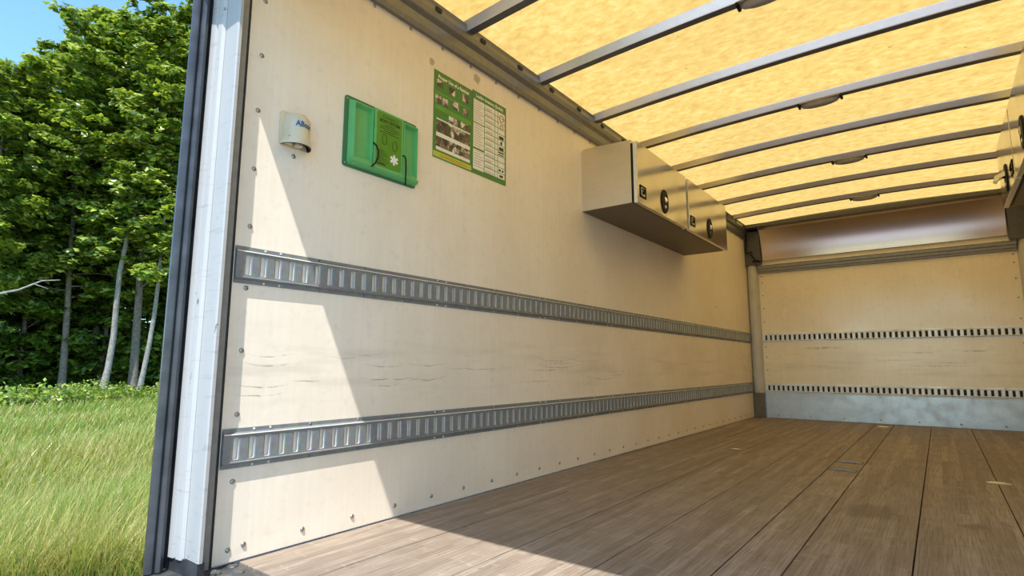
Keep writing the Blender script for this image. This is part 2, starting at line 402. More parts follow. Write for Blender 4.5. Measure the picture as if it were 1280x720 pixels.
# rear frame: left post (trim_3), right post (trim_4), header (trim_5), sill (trim_6)
def rear_post(name, mir):
    X = (lambda x: W-x) if mir else (lambda x: x)
    pr = lambda pts: [(X(x), y) for x, y in pts]
    t = MB().prism(pr([(-.09, -.030), (-.002, -.024), (-.002, -.070), (.052, -.070), (.060, -.074), (.060, -.083), (.054, -.086), (-.026, -.086), (-.026, -.06), (-.09, -.06)]), 2, .042, 2.30).build(name, M['offwhite']); tag(t, kind='structure')
    o = MB().prism(pr([(-.001, -.0685), (.002, -.0685), (.003, -.030), (-.001, -.026)]), 2, .0, 2.28).build('grey_inner_face', M['shadegrey']); adopt(o, t)  # darker grey holds the shade of the post's lip
    o = MB().prism(pr([(-.001, -.0255), (.002, -.0255), (.002, -.0205), (-.001, -.0205)]), 2, .0, 2.28).build('shadow_gap', M['dark']); adopt(o, t)
    o = MB().prism(pr([(-.122, -.062), (-.028, -.062), (-.028, -.087), (-.036, -.096), (-.060, -.098), (-.064, -.092), (-.070, -.092), (-.074, -.100), (-.098, -.104), (-.102, -.096), (-.108, -.096), (-.114, -.104), (-.122, -.102)]), 2, .036, 2.30).build('white_frame_channel', M['white'], smooth=False); adopt(o, t)
    o = MB().prism(pr([(-.12, -.0635), (.052, -.0635), (.056, -.086), (-.02, -.090), (-.12, -.098)]), 2, -.16, .040).build('rubber_foot', M['rubber']); adopt(o, t)
    seal = [(-.130, -.080), (-.104, -.098), (-.100, -.103), (-.112, -.107), (-.112, -.112), (-.099, -.114), (-.090, -.119), (-.087, -.127), (-.092, -.135), (-.104, -.139), (-.105, -.143), (-.094, -.146), (-.096, -.155), (-.103, -.163), (-.112, -.163), (-.119, -.15), (-.126, -.115)]
    o = MB().prism(pr(seal), 2, .0, 2.30).build('rubber_seal', M['rubber'], smooth=True); adopt(o, t)
    return t
rear_post('trim_3', False); rear_post('trim_4', True)
t5 = MB().box((-.12, -.205, 1.978), (W+.12, -.03, 2.36), .004).build('trim_5', M['offwhite']); tag(t5, kind='structure')
t6 = MB().box((-.12, -.19, -.16), (W+.12, .058, -.004), .006).build('trim_6', M['sill']); tag(t6, kind='structure')
b = MB()
for (x0, y0, x1, y1, h) in ((.06, .0, .10, .035, .010), (.115, -.01, .15, .02, .006), (.03, -.04, .06, -.015, .014), (.17, .01, .195, .03, .004), (.005, .02, .03, .05, .006)):
    q = bmesh.new(); bmesh.ops.create_icosphere(q, subdivisions=2, radius=1)
    for v in q.verts:
        k = 1+.45*(rnd.random()-.5); v.co = ((x0+x1)/2+v.co.x*(x1-x0)*.6*k, (y0+y1)/2+v.co.y*(y1-y0)*.6*k, -.005+v.co.z*h*1.1*k)
    b.bm(q)
o = b.build('mud_crumbs', M['sill']); tag(o, kind='stuff'); adopt(o, t6)

# front end: kick plate, header beam, curved header panel, corner columns
t7 = MB().box((.01, L-.004, .002), (W-.01, L-.001, .287)).build('trim_7', M['kick']); tag(t7, kind='structure')
b = MB()
b.prism([(L, 1.700), (L-.030, 1.702), (L-.034, 1.722), (L-.044, 1.726), (L-.046, 1.752), (L-.058, 1.757), (L-.060, 1.790), (L-.05, 1.797), (L, 1.797)], 0, .128, W-.128)
t8 = b.build('trim_8', M['beam']); tag(t8, kind='structure')
cp = []
for k in range(15):
    a = k/14; ang = a*PI/2*.92
    cp.append((L-.03-.20*(1-math.sin(ang)), 2.235-.435*(1-math.cos(ang))))
prof = cp+[(y+.004, z+.003) for y, z in reversed(cp)]
b = MB().prism(prof, 0, .185, W-.185); t9 = b.build('trim_9', M['hdr'], smooth=True); tag(t9, kind='structure')
b = MB().box((.13, L-.066, 1.797), (W-.13, L-.06, 1.803)); o = b.build('bright_lip', M['edge']); adopt(o, t9)
b = MB().box((.001, L-.235, 2.236), (W-.001, L-.001, 2.275)); o = b.build('top_closing_plate', M['recess']); adopt(o, t9)
for x0, x1 in ((.001, .175), (W-.175, W-.001)):
    o = MB().box((x0, L-.10, 1.80), (x1, L-.001, 2.215), .003).build('end_recess', M['recess']); adopt(o, t9)
def column(name, mir):
    cx = .062; pts = []
    for k in range(13):
        a = PI + PI*k/12*1.0; pts.append((cx+.062*math.cos(a), L-.002+.085*math.sin(a)))
    if mir: pts = [(W-x, y) for x, y in pts]
    t = MB().prism(pts, 2, .287, 1.80).build(name, M['column'], smooth=True); tag(t, kind='structure')
    pts2 = [(.001, L-.001), (.001, L-.055), (.014, L-.075), (.088, L-.089), (.125, L-.06), (.125, L-.001)]
    if mir: pts2 = [(W-x, y) for x, y in pts2]
    o = MB().prism(pts2, 2, .001, .286).build('steel_base_wrap', M['cove']); adopt(o, t); return t
column('trim_10', False); column('trim_11', True)

# ------------------------------------------------------------------ screws in the walls
def screw_mesh():
    b = MB(); n = 10; prof = [(.0085, 0), (.0085, .0012), (.0065, .004), (.003, .0052), (.0022, .0034), (0, .0030)]
    vs = []; fs = []
    for r, h in prof[:-1]:
        vs += [(h, r*math.cos(2*PI*k/n), r*math.sin(2*PI*k/n)) for k in range(n)]
    vs.append((prof[-1][1], 0, 0))
    for i in range(len(prof)-2):
        for k in range(n): fs.append((i*n+k, i*n+(k+1) % n, (i+1)*n+(k+1) % n, (i+1)*n+k))
    for k in range(n): fs.append(((len(prof)-2)*n+k, (len(prof)-2)*n+(k+1) % n, len(vs)-1))
    b.add(vs, fs); o = b.build('screw', M['screw'], smooth=True); return o
s0 = screw_mesh(); s0.parent = wl
def put_screws(parent, pts, rotz=0.0, first=None):
    for p in pts:
        if first is not None: o = first; first = None
        else: o = s0.copy(); COL.objects.link(o)
        o.parent = parent; o.location = p; o.rotation_euler = (0, 0, rotz)
pl = [(0, .074+.2035*k, .047) for k in range(30)]+[(0, .085+.2035*k, 2.116) for k in range(30)]
pl += [(0, .026, z) for z in (.041, .244, .449, .650, .853, 1.06, 1.259, 1.467, 1.668, 1.873, 2.07)]
pl += [(0, .165, 1.345), (0, 4.9, 1.2)]
put_screws(wl, pl, first=s0)
put_screws(wf, [(.158, L, z) for z in (.55, .70, .82, 1.12, 1.28, 1.436, 1.591, 1.67)]+[(W-.158, L, z) for z in (.55, .70, .82, 1.05, 1.25, 1.436, 1.591, 1.67)], -PI/2)
put_screws(t7, [(.25+.33*k, L-.004, .035) for k in range(7)], -PI/2)

# ================================================================== THINGS ON THE WALLS
# slotted tie-down rails: real plate with open slots, edge lips and flanges
def make_rail(name, length, mat, mat2, label, pitch=.0510, h=.122, slot_w=.025, slot_h=.070, depth=.013, backing=None):
    """local frame: u along +y, v along z (centre 0), depth along +x"""
    b = MB(); n = int((length-.01)/pitch); L0 = (length-n*pitch)/2; r = .0045
    hw = h/2; w0 = hw-.022; w1 = hw-.012                       # web edge, flange inner edge
    def outline(cu):
        pts = []
        for (sx, sy, a0) in ((1, 1, 0), (-1, 1, PI/2), (-1, -1, PI), (1, -1, 1.5*PI)):
            for k in range(3):
                a = a0+PI/2*k/2; pts.append((cu+sx*(slot_w/2-r)+r*math.cos(a), sy*(slot_h/2-r)+r*math.sin(a)))
        return pts
    for i in range(n):
        u0 = L0+i*pitch; u1 = u0+pitch; cu = (u0+u1)/2; hole = outline(cu)
        vs = [(depth, u1, w0), (depth, u0, w0), (depth, u0, -w0), (depth, u1, -w0)]
        vs += [(depth, u, v) for u, v in hole]
        inner = [((u-cu)*.72+cu, v*.95) for u, v in hole]
        vs += [(depth-.0015, u, v) for u, v in inner] + [(.0055, u, v) for u, v in inner]
        fs = []
        for q in range(4):                                     # corner fans then side quads
            base = 4+q*3
            fs.append((q, base, base+1)); fs.append((q, base+1, base+2))
            nq = (q+1) % 4; fs.append((q, base+2, 4+nq*3, nq))
        for k in range(12):
            k2 = (k+1) % 12; fs.append((4+k, 16+k, 16+k2, 4+k2)); fs.append((16+k, 28+k, 28+k2, 16+k2))
        b.add(vs, fs)
        for q in range(len(fs)): b.mi[len(b.mi)-1-q] = 1 if len(fs)-1-q >= 12 and (len(fs)-1-q-12) % 2 == 1 else 0  # slot lips take the bright metal: sunlit edges painted in
    for (a, c) in ((0, L0), (L0+n*pitch, length)): b.add([(depth, a, -w0), (depth, c, -w0), (depth, c, w0), (depth, a, w0)], [(0, 1, 2, 3)])
    for s in (1, -1):                                          # ridge, step and flange on both edges
        prof = [(depth, s*w0), (depth+.003, s*(w0+.003)), (depth+.0015, s*(w0+.006)), (.0035, s*w1), (.003, s*hw), (0, s*hw)]
        for (p, q) in zip(prof[:-1], prof[1:]):
            b.add([(p[0], 0, p[1]), (p[0], length, p[1]), (q[0], length, q[1]), (q[0], 0, q[1])], [(0, 1, 2, 3)])
            if s == 1 and q is prof[2]: b.mi[-1] = 1  # upper ridge painted bright as a sun highlight
    for e in (0, length): b.add([(0, e, -hw), (depth, e, -w0), (depth, e, w0), (0, e, hw)], [(0, 1, 2, 3)])
    root = empty(name, (0, 0, 0), label, 'rail', 'slotted tie down rails')
    me_o = b.build('slotted_plate', [mat, M['rail_highlight']], root)
    if backing: MB().box((.0005, .004, -w0+.002), (.0025, length-.004, w0-.002)).build('slot_shade_strip', backing, root)  # dark strip paints the shade inside the slots
    # rivets along both flanges
    b = MB()
    k = 0
    for u in np.arange(.10, length-.03, .203):
        for s in (1, -1):
            for du in (0, .055 if k % 4 == 0 else 0):
                if du == 0 and s and k % 4 and False: continue
                c = (.003, u+du, s*(hw-.006)); n8 = 6
                vs = [(c[0], c[1]+.0045*math.cos(2*PI*q/n8), c[2]+.0045*math.sin(2*PI*q/n8)) for q in range(n8)]+[(c[0]+.0035, c[1]+.003*math.cos(2*PI*q/n8), c[2]+.003*math.sin(2*PI*q/n8)) for q in range(n8)]
                b.add(vs, [(q, (q+1) % n8, n8+(q+1) % n8, n8+q) for q in range(n8)]+[tuple(range(n8, 2*n8))])
        k += 1
    o = b.build('riveting', mat2, root); tag(o, kind='stuff')
    return root
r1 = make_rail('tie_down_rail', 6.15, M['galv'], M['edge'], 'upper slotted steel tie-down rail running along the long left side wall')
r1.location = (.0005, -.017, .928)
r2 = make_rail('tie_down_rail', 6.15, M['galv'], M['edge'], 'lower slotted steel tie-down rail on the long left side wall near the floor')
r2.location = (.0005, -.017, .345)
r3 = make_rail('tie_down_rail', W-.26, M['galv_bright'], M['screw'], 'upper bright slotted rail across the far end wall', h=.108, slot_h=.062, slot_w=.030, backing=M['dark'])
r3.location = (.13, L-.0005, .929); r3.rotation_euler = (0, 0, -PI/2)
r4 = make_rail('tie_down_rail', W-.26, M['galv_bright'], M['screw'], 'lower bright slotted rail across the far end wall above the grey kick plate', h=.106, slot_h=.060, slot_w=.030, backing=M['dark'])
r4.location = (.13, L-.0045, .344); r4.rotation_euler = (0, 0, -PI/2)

# wall cabinets
def make_cabinet(y0, y1, xw, depth, mir, z0, z1, dy0, dy1, label, paddle_open=False):
    X = (lambda d: xw-d) if mir else (lambda d: xw+d)
    root = empty('wall_cabinet', (xw, (y0+y1)/2, z0), label, 'cabinet', 'metal wall cabinets')
    bd = MB()
    pts = [(X(0), z0), (X(depth), z0-.002), (X(depth), z1-.014), (X(.03), z1+.004), (X(.012), z1), (X(0), z1-.015)]
    bd.prism(pts, 1, y0, y1); adopt(bd.build('body', M['cab']), root)
    bt = MB().box((X(.002), y0+.001, z0-.0035), (X(depth-.001), y1-.001, z0-.0015)); adopt(bt.build('underside_sheet', M['under']), root)  # thin sheet, darker brown than the body above it
    g = MB().box((X(depth), dy0+.006, z0-.004), (X(depth+.0175), dy1-.012, z1-.04)); adopt(g.build('door_gap_strip', M['black']), root)  # black strip painting the dark open gap behind the door
    d0, d1 = depth+.018, depth+.044
    dz0, dz1 = z0-.012, z1-.034
    d = MB().box((X(d0), dy0, dz0), (X(d1), dy1, dz1), .003, 2); door = d.build('door', M['door']); adopt(door, root)
    e = MB().box((X(d0+.001), dy0-.0012, dz0+.002), (X(d1-.002), dy0-.0002, dz1-.002)); adopt(e.build('edge_strip', M['edge']), door)
    hc = dy0+(dy1-dy0)*.50; hz = dz0+.105
    pts = [(hc+.055*math.cos(2*PI*k/24), hz+.078*math.sin(2*PI*k/24)) for k in range(24)]
    adopt(MB().prism(pts, 0, X(d1+.0002), X(d1+.005)).build('latch_recess', M['black']), door)
    pts = [(hc+.060*math.cos(2*PI*k/24), hz+.084*math.sin(2*PI*k/24)) for k in range(24)]
    pi_ = [(hc+.052*math.cos(2*PI*k/24), hz+.075*math.sin(2*PI*k/24)) for k in range(24)]
    rg = MB(); n = 24
    rg.add([(X(d1+.0002), *p) for p in pts]+[(X(d1+.007), *[(a+b_)/2 for a, b_ in zip(p, q)]) for p, q in zip(pts, pi_)]+[(X(d1+.0052), *q) for q in pi_],
           [(k, (k+1) % n, n+(k+1) % n, n+k) for k in range(n)]+[(n+k, n+(k+1) % n, 2*n+(k+1) % n, 2*n+k) for k in range(n)])
    adopt(rg.build('latch_rim', M['black'], smooth=True), door)
    pd = MB()
    if paddle_open:
        pd.prism([(X(d1+.004), hz+.036), (X(d1+.055), hz+.012), (X(d1+.062), hz-.014), (X(d1+.046), hz-.024), (X(d1+.034), hz-.004), (X(d1+.004), hz+.008)], 1, hc-.03, hc+.03)
    else:
        pd.prism([(X(d1+.004), hz+.032), (X(d1+.012), hz+.026), (X(d1+.015), hz+.002), (X(d1+.008), hz-.006), (X(d1+.004), hz-.006)], 1, hc-.020, hc+.020)
    adopt(pd.build('latch_paddle', M['chrome']), door)
    ky = [(hc+.010*math.cos(2*PI*k/10), hz-.038+.012*math.sin(2*PI*k/10)) for k in range(10)]
    adopt(MB().prism(ky, 0, X(d1+.004), X(d1+.009)).build('key_lock', M['chrome']), door)
    # square catch plate low on the door's near edge
    sy = dy0+.030
    fr_ = MB()
    for (a, c, e_, f_) in ((0, .088, 0, .010), (0, .088, .066, .076), (0, .012, 0, .076), (.076, .088, 0, .076)):
        fr_.box((X(d1+.0002), sy+a, dz0+.045+e_), (X(d1+.004), sy+c, dz0+.045+f_))
    adopt(fr_.build('catch_plate_frame', M['black']), door)
    ct = MB().box((X(d1+.0002), sy+.014, dz0+.057), (X(d1+.002), sy+.074, dz0+.109)).build('catch_plate', M['cab']); adopt(ct, door)
    hk = MB().tube([(X(d1+.005), sy+.028, dz0+.098), (X(d1+.006), sy+.060, dz0+.098), (X(d1+.006), sy+.060, dz0+.072), (X(d1+.006), sy+.040, dz0+.068), (X(d1+.005), sy+.034, dz0+.084)], .0045, 6).build('catch_hook', M['black'], smooth=True); adopt(hk, door)
    return root
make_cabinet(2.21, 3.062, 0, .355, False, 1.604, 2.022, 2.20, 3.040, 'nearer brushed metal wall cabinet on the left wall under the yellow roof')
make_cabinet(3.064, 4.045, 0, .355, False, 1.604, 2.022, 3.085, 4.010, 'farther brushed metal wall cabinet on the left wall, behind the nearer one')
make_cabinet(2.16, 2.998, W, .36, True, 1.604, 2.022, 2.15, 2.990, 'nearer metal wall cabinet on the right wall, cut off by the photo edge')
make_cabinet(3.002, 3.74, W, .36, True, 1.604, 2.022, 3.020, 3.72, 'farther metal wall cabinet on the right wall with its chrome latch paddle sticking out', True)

# green moulded holder
x0 = .0005
gh = empty('equipment_holder', (0, .555, 1.375), 'green moulded plastic holder with olive label and black cords on the left wall', 'holder')
adopt(MB().prism(rrect(.555, 1.520, .378, .292, .012), 0, x0, .005).build('back_plate', M['greendark']), gh)
tray = MB()
def ring(y0, y1, z0, z1, iy0, iy1, iz0, iz1, d0, d1, d2):
    """raised frame with sloping sides around a recess whose floor is at depth d2"""
    o_ = [(y0, z0), (y1, z0), (y1, z1), (y0, z1)]; s_ = .012
    t_ = [(y0+s_, z0+s_), (y1-s_, z0+s_), (y1-s_, z1-s_), (y0+s_, z1-s_)]
    i_ = [(iy0, iz0), (iy1, iz0), (iy1, iz1), (iy0, iz1)]; j_ = [(iy0+.006, iz0+.010), (iy1-.006, iz0+.010), (iy1-.006, iz1-.010), (iy0+.006, iz1-.010)]
    vs = [(d0, *p) for p in o_]+[(d1, *p) for p in t_]+[(d1, *p) for p in i_]+[(d2, *p) for p in j_]
    fs = []
    for a in (0, 4, 8):
        for k in range(4): fs.append((a+k, a+(k+1) % 4, a+4+(k+1) % 4, a+4+k))
    fs.append((12, 13, 14, 15)); tray.add(vs, fs)
ring(.385, .500, 1.392, 1.655, .400, .486, 1.418, 1.638, .005, .030, .010)
ring(.640, .742, 1.392, 1.655, .656, .730, 1.418, 1.638, .005, .030, .010)
tray.box((.005, .494, 1.394), (.030, .648, 1.654), .004, 2)
tray.prism([(.005, 1.384), (.026, 1.390), (.031, 1.398), (.030, 1.406), (.005, 1.412)], 1, .388, .738)
adopt(tray.build('moulded_tray', M['green']), gh)
lab = MB().prism(rrect(.571, 1.528, .130, .232, .006), 0, .030, .0315).build('label_panel', M['lime']); adopt(lab, gh)
wall_text('Compact', .020, .571, 1.622, .0321, M['ink'], lab, 'CENTER', 1.1)
wall_text('BODY SYSTEM', .0195, .571, 1.602, .0321, M['ink'], lab, 'CENTER', .85, .0008)
lb = MB()
for k, (ww) in enumerate((.05, .09, .105, .06, .10)): lb.box((.0315, .571-ww/2, 1.592-.0085*k), (.0320, .571+ww/2, 1.5945-.0085*k))
for k in range(7): lb.box((.0315, .515, 1.478-.009*k), (.0320, .515+.03+.012*(k % 3), 1.480-.009*k))
lb.box((.0315, .512, 1.418), (.0320, .555, 1.424))
for (cy, cz) in ((.545, 1.530), (.600, 1.515)):                 # two outline sketches
    for a in range(5):
        p = [(.0316, cy+(.012+.004*(a % 2))*math.cos(a*1.3+q*.6), cz+(.022)*math.sin(a*1.3+q*.6)) for q in range(3)]
        lb.tube(p, .0014, 4)
o = lb.build('small_print', M['ink']); tag(o, kind='stuff'); adopt(o, lab)
star = MB()
for k in range(3):
    a = PI/2+k*PI/3; c, s = math.cos(a), math.sin(a); l_, w_ = .022, .0055
    star.add([(.0322+.0002*k, .598+c*l_*i-s*w_*j, 1.455+s*l_*i+c*w_*j) for i, j in ((-1, -1), (1, -1), (1, 1), (-1, 1))], [(0, 1, 2, 3)])
adopt(star.build('star_of_life_emblem', M['paper']), lab)
adopt(MB().tube([(.029, .489, 1.500), (.036, .500, 1.490), (.041, .509, 1.465), (.042, .508, 1.440), (.042, .495, 1.412), (.040, .478, 1.392)], .0032, 7).build('elastic_cord', M['black'], smooth=True), gh)
adopt(MB().tube([(.029, .645, 1.492), (.036, .652, 1.490), (.040, .656, 1.475), (.041, .657, 1.43), (.040, .657, 1.362)], .0032, 7).build('elastic_cord', M['black'], smooth=True), gh)
for (y, z) in ((.378, 1.653), (.378, 1.388), (.733, 1.387)):
    o = s0.copy(); COL.objects.link(o); o.name = 'holder_screw'; o.parent = None; o.scale = (.6, .6, .6); o.location = (.005, y, z); adopt(o, gh)

# poster in two halves
def poster_thing(y0, y1, z0, z1, label):
    r = empty('safety_poster', (0, (y0+y1)/2, z0), label, 'poster', 'green instruction posters')
    sh = MB().box((x0, y0, z0), (.0018, y1, z1)).build('printed_sheet', M['poster']); adopt(sh, r); return r, sh
pr_, ps = poster_thing(.848, 1.118, 1.560, 1.992, 'green ratchet instruction poster with photographs and a yellow footer, left of the pair')
wall_text('Proper Use of a Ratchet', .0255, .983, 1.957, .0021, M['paper'], ps, 'CENTER', .86, .0008)
def rect(nm, mat, par, rs, x1=.0022):
    b = MB()
    for (a, c, e, f) in rs: b.box((.0018, a, e), (x1, c, f))
    o = b.build(nm, mat); adopt(o, par); return o
for (a, c, e, f) in ((.868, .908, 1.912, 1.950), (.950, .990, 1.905, 1.943), (1.045, 1.090, 1.908, 1.946), (.858, .898, 1.830, 1.872), (.904, .944, 1.828, 1.870), (.975, 1.018, 1.842, 1.882), (1.048, 1.086, 1.838, 1.874), (.950, 1.030, 1.762, 1.795), (1.035, 1.108, 1.765, 1.796)):
    rect('photograph', M['photo'], ps, [(a, c, e, f)])
rect('light_green_band', M['posterlight'], ps, [(.856, 1.100, 1.880, 1.888), (.856, 1.110, 1.800, 1.822)], .0020)
rect('caption_strip', M['paper'], ps, [(.868, 1.104, 1.750, 1.757), (.868, 1.104, 1.668, 1.688), (.868, 1.104, 1.602, 1.618)])
for i in range(3):
    for e, f in ((1.688, 1.750), (1.618, 1.668)): rect('photograph', M['photo'], ps, [(.868+.079*i, .868+.079*i+.076, e, f)])
rect('yellow_footer', M['yellow'], ps, [(.850, 1.116, 1.566, 1.592)], .0021)
o = rect('footer_print', M['redink'], ps, [(.90, 1.08, 1.574, 1.577), (.90, 1.08, 1.582, 1.584)], .0024); tag(o, kind='stuff')
pr2, p2 = poster_thing(1.119, 1.395, 1.560, 2.002, 'green loading inventory poster with a white table, right of the pair')
wall_text('Loading inventory (English)', .0255, 1.257, 1.972, .0021, M['paper'], p2, 'CENTER', .80, .0008)
TB = [(1.130, 1.206)]
rect('table_block', M['paper'], p2, [(1.128, 1.212, 1.835, 1.958), (1.128, 1.212, 1.700, 1.829), (1.128, 1.212, 1.585, 1.690)])
rows = 12; z_t, z_b = 1.958, 1.585; rh = (z_t-z_b)/rows
rect('table_row', M['paper'], p2, [(a, c, z_t-rh*(k+1)+.0035, z_t-rh*k) for k in range(rows) for a, c in ((1.217, 1.298), (1.302, 1.322), (1.326, 1.384))])
o = rect('small_print', M['greyink'], p2, [(1.134, 1.134+.05+.012*((k*7) % 3), 1.952-.0135*k, 1.9555-.0135*k) for k in range(27) if abs(1.953-.0135*k-1.832) > .008 and abs(1.953-.0135*k-1.695) > .010]+[(1.224, 1.224+.05+.01*(k % 3), z_t-rh*k-.018-q, z_t-rh*k-.0145-q) for k in range(rows) for q in (0, .008)], .0024); tag(o, kind='stuff')
rect('table_symbol', M['ink'], p2, [(1.335, 1.374, z_t-rh*k-.026, z_t-rh*k-.008) for k in (4, 6)]+[(1.347, 1.362, z_t-rh*5-.025, z_t-rh*5-.006), (1.330, 1.376, z_t-rh*7-.012, z_t-rh*7-.004), (1.330, 1.376, z_t-rh*7-.024, z_t-rh*7-.018), (1.332, 1.350, z_t-rh*10-.02, z_t-rh*10-.008), (1.36, 1.374, z_t-rh*10-.02, z_t-rh*10-.008), (1.34, 1.37, z_t-rh*11-.02, z_t-rh*11-.008)], .0025)['kind'] = 'stuff'
rg = MB()
for (cz, rr) in ((z_t-rh*1.0, .018), (z_t-rh*2.6, .013)):
    rg.tube([(.0025, 1.355+rr*math.cos(q*PI/8), cz+rr*math.sin(q*PI/8)) for q in range(17)], .0022, 4, False)
adopt(rg.build('red_symbol', M['redink']), p2)

# cream plastic housing with an open bottom
fh = empty('socket_housing', (0, .163, 1.375), 'small cream plastic vent housing with blue lettering screwed to the left wall', 'housing')
adopt(MB().prism(rrect(.163, 1.436, .118, .126, .010), 0, x0, .007).build('back_plate', M['cream'], smooth=True), fh)
b = MB(); n = 18; rings = []
for (z, r, d) in ((1.374, .056, .062), (1.380, .057, .064), (1.390, .053, .060), (1.405, .049, .056), (1.455, .048, .054), (1.478, .046, .050), (1.490, .040, .042), (1.496, .028, .026), (1.498, .0, .007)):
    rings.append([(.005+d*math.sin(PI*k/n), .163-r*math.cos(PI*k/n), z) for k in range(n+1)])
inner = [[(.005+(d-.006)*math.sin(PI*k/n), .163-(r-.006)*math.cos(PI*k/n), z) for k in range(n+1)] for (z, r, d) in ((1.374, .056, .062), (1.40, .045, .05), (1.47, .042, .046))]
allr = rings
b.add([p for rr in allr for p in rr], [(i*(n+1)+k, i*(n+1)+k+1, (i+1)*(n+1)+k+1, (i+1)*(n+1)+k) for i in range(len(allr)-1) for k in range(n)])
adopt(b.build('cowl', M['cream'], smooth=True), fh)
b = MB(); b.add([p for rr in inner for p in rr], [(i*(n+1)+k, i*(n+1)+k+1, (i+1)*(n+1)+k+1, (i+1)*(n+1)+k) for i in range(len(inner)-1) for k in range(n)])
b.add(rings[0]+inner[0], [(k, k+1, n+1+k+1, n+1+k) for k in range(n)])
adopt(b.build('dark_inside', M['black'], smooth=True), fh)
adopt(MB().box((.007, .122, 1.395), (.040, .204, 1.402)).build('dark_opening', M['black']), fh)
b = MB().box((.007, .112, 1.378), (.022, .150, 1.392), .003).box((.007, .158, 1.376), (.034, .182, 1.390), .003); adopt(b.build('inner_lug', M['cream']), fh)
me = text_mesh('ABcon', .028, 'LEFT', .85, .0010)
for v in me.vertices:
    th = (v.co.x)/.049+math.radians(58); v.co = (.0056+.0555*math.sin(th)*1.0, .163-.0490*math.cos(th), 1.440+v.co.y)
me.materials.clear(); me.materials.append(M['blueink']); o = link('blue_lettering', me); adopt(o, fh)

# ================================================================== ROOF LAMPS, FLOOR FITTINGS, CABLE
def dome_lamp(bow_i, x, label):
    y = BOWS[bow_i]+.022; z = ZR+arch(x)-.018
    r = empty('dome_lamp', (x, y, z), label, 'lamp', 'unlit roof lamps')
    adopt(MB().prism(rrect(x, y, .25, .062, .02), 2, z-.008, z+.0).build('lamp_base', M['beam']), r)
    b = MB(); n = 24; vs = []; fs = []; R_ = ((1, 0), (.98, .010), (.88, .022), (.6, .031), (.25, .034))
    for (s, d) in R_: vs += [(x+.112*s*math.cos(2*PI*k/n), y+.028*s*math.sin(2*PI*k/n), z-.008-d) for k in range(n)]
    for i in range(len(R_)-1):
        for k in range(n): fs.append((i*n+k, i*n+(k+1) % n, (i+1)*n+(k+1) % n, (i+1)*n+k))
    fs.append(tuple(range((len(R_)-1)*n, len(R_)*n))); b.add(vs, fs); adopt(b.build('lamp_lens', M['lens'], smooth=True), r)
    for s in (-1, 1): adopt(MB().box((x+s*.112, y-.031, z-.020), (x+s*.126, y+.031, z-.002), .002).build('lamp_clip', M['black']), r)
dome_lamp(2, 1.285, 'smoky oval dome lamp on the nearest lamp-bearing roof bow at the top photo edge')
dome_lamp(4, 1.31, 'smoky oval dome lamp on a roof bow, second from the rear opening')
dome_lamp(6, 1.33, 'smoky oval dome lamp on a roof bow, third from the rear opening')
dome_lamp(8, 1.32, 'smoky oval dome lamp on the roof bow nearest the front wall')

fa = empty('floor_anchor', (1.28, 3.12, 0), 'recessed double-bar tie-down anchor set into the narrow middle plank', 'anchor')
for y in (2.945, 3.275): adopt(MB().box((1.206, y-.025, -.0005), (1.352, y+.055, .0010)).build('anchor_plate', M['sill']), fa)
for y in (2.945, 3.275): adopt(MB().tube([(1.212, y, -.004), (1.226, y, .001), (1.262, y, .003), (1.305, y, .003), (1.332, y, .001), (1.346, y, -.004)], .007, 8).build('anchor_bar', M['beam'], smooth=True), fa)
def floor_pin(x, y, w, label):
    r = empty('floor_ring', (x, y, 0), label, 'ring', 'small metal floor rings')
    adopt(MB().box((x-w/2, y-.03, -.0003), (x+w/2, y+.03, .0015), .0006).build('ring_plate', M['screw']), r)
    adopt(MB().tube([(x-w*.46, y, -.003), (x-w*.3, y, .001), (x, y, .002), (x+w*.3, y, .001), (x+w*.46, y, -.003)], .005, 8).build('ring_bar', M['chrome'], smooth=True), r)
floor_pin(.551, 3.42, .075, 'small bright metal ring flush in the floor near the left wall')
floor_pin(1.972, 3.04, .10, 'small bright metal ring flush on a plank seam at the right photo edge')
floor_pin(1.28, 5.85, .10, 'small bright metal ring in the floor close to the far kick plate')

cb = MB().tube([(.03, L-.112, 2.21), (.035, L-.115, 2.12), (.028, L-.118, 2.06), (.022, L-.116, 1.98), (.03, L-.118, 1.95), (.06, L-.125, 1.95), (.085, L-.125, 1.965), (.095, L-.125, 1.945), (.08, L-.125, 1.93), (.10, L-.12, 1.89), (.125, L-.115, 1.86), (.15, L-.10, 1.84)], .0075, 8)
tag(cb.build('power_cable', M['black'], smooth=True), 'black cable looping out of the front left corner under the roof', 'cable')
cb = MB().tube([(.10, L-.135, 1.845), (.12, L-.14, 1.838), (.15, L-.135, 1.842), (.185, L-.12, 1.835)], .013, 8)
tag(cb.build('cable_sleeve', M['black'], smooth=True), 'thick black cable sleeve lying on the header beam in the front left corner', 'sleeve')

# ================================================================== MEADOW AND FOREST
rng = np.random.default_rng(11)
def soup(name, verts, faces_n, tone, mat, parent=None):
    """verts (n*k,3) as n polygons of k verts each; tone per vertex"""
    n = len(verts)//faces_n; me = bpy.data.meshes.new(name)
    me.vertices.add(len(verts)); me.vertices.foreach_set('co', verts.astype(np.float32).ravel())
    me.loops.add(len(verts)); me.loops.foreach_set('vertex_index', np.arange(len(verts), dtype=np.int32))
    me.polygons.add(n); me.polygons.foreach_set('loop_start', np.arange(0, len(verts), faces_n, dtype=np.int32))
    a = me.attributes.new('tone', 'FLOAT_COLOR', 'POINT'); c = np.ones((len(verts), 4), np.float32); c[:, :3] = tone; a.data.foreach_set('color', c.ravel())
    me.materials.append(mat); me.update(calc_edges=True); me.validate()
    return link(name, me, parent) if name else me

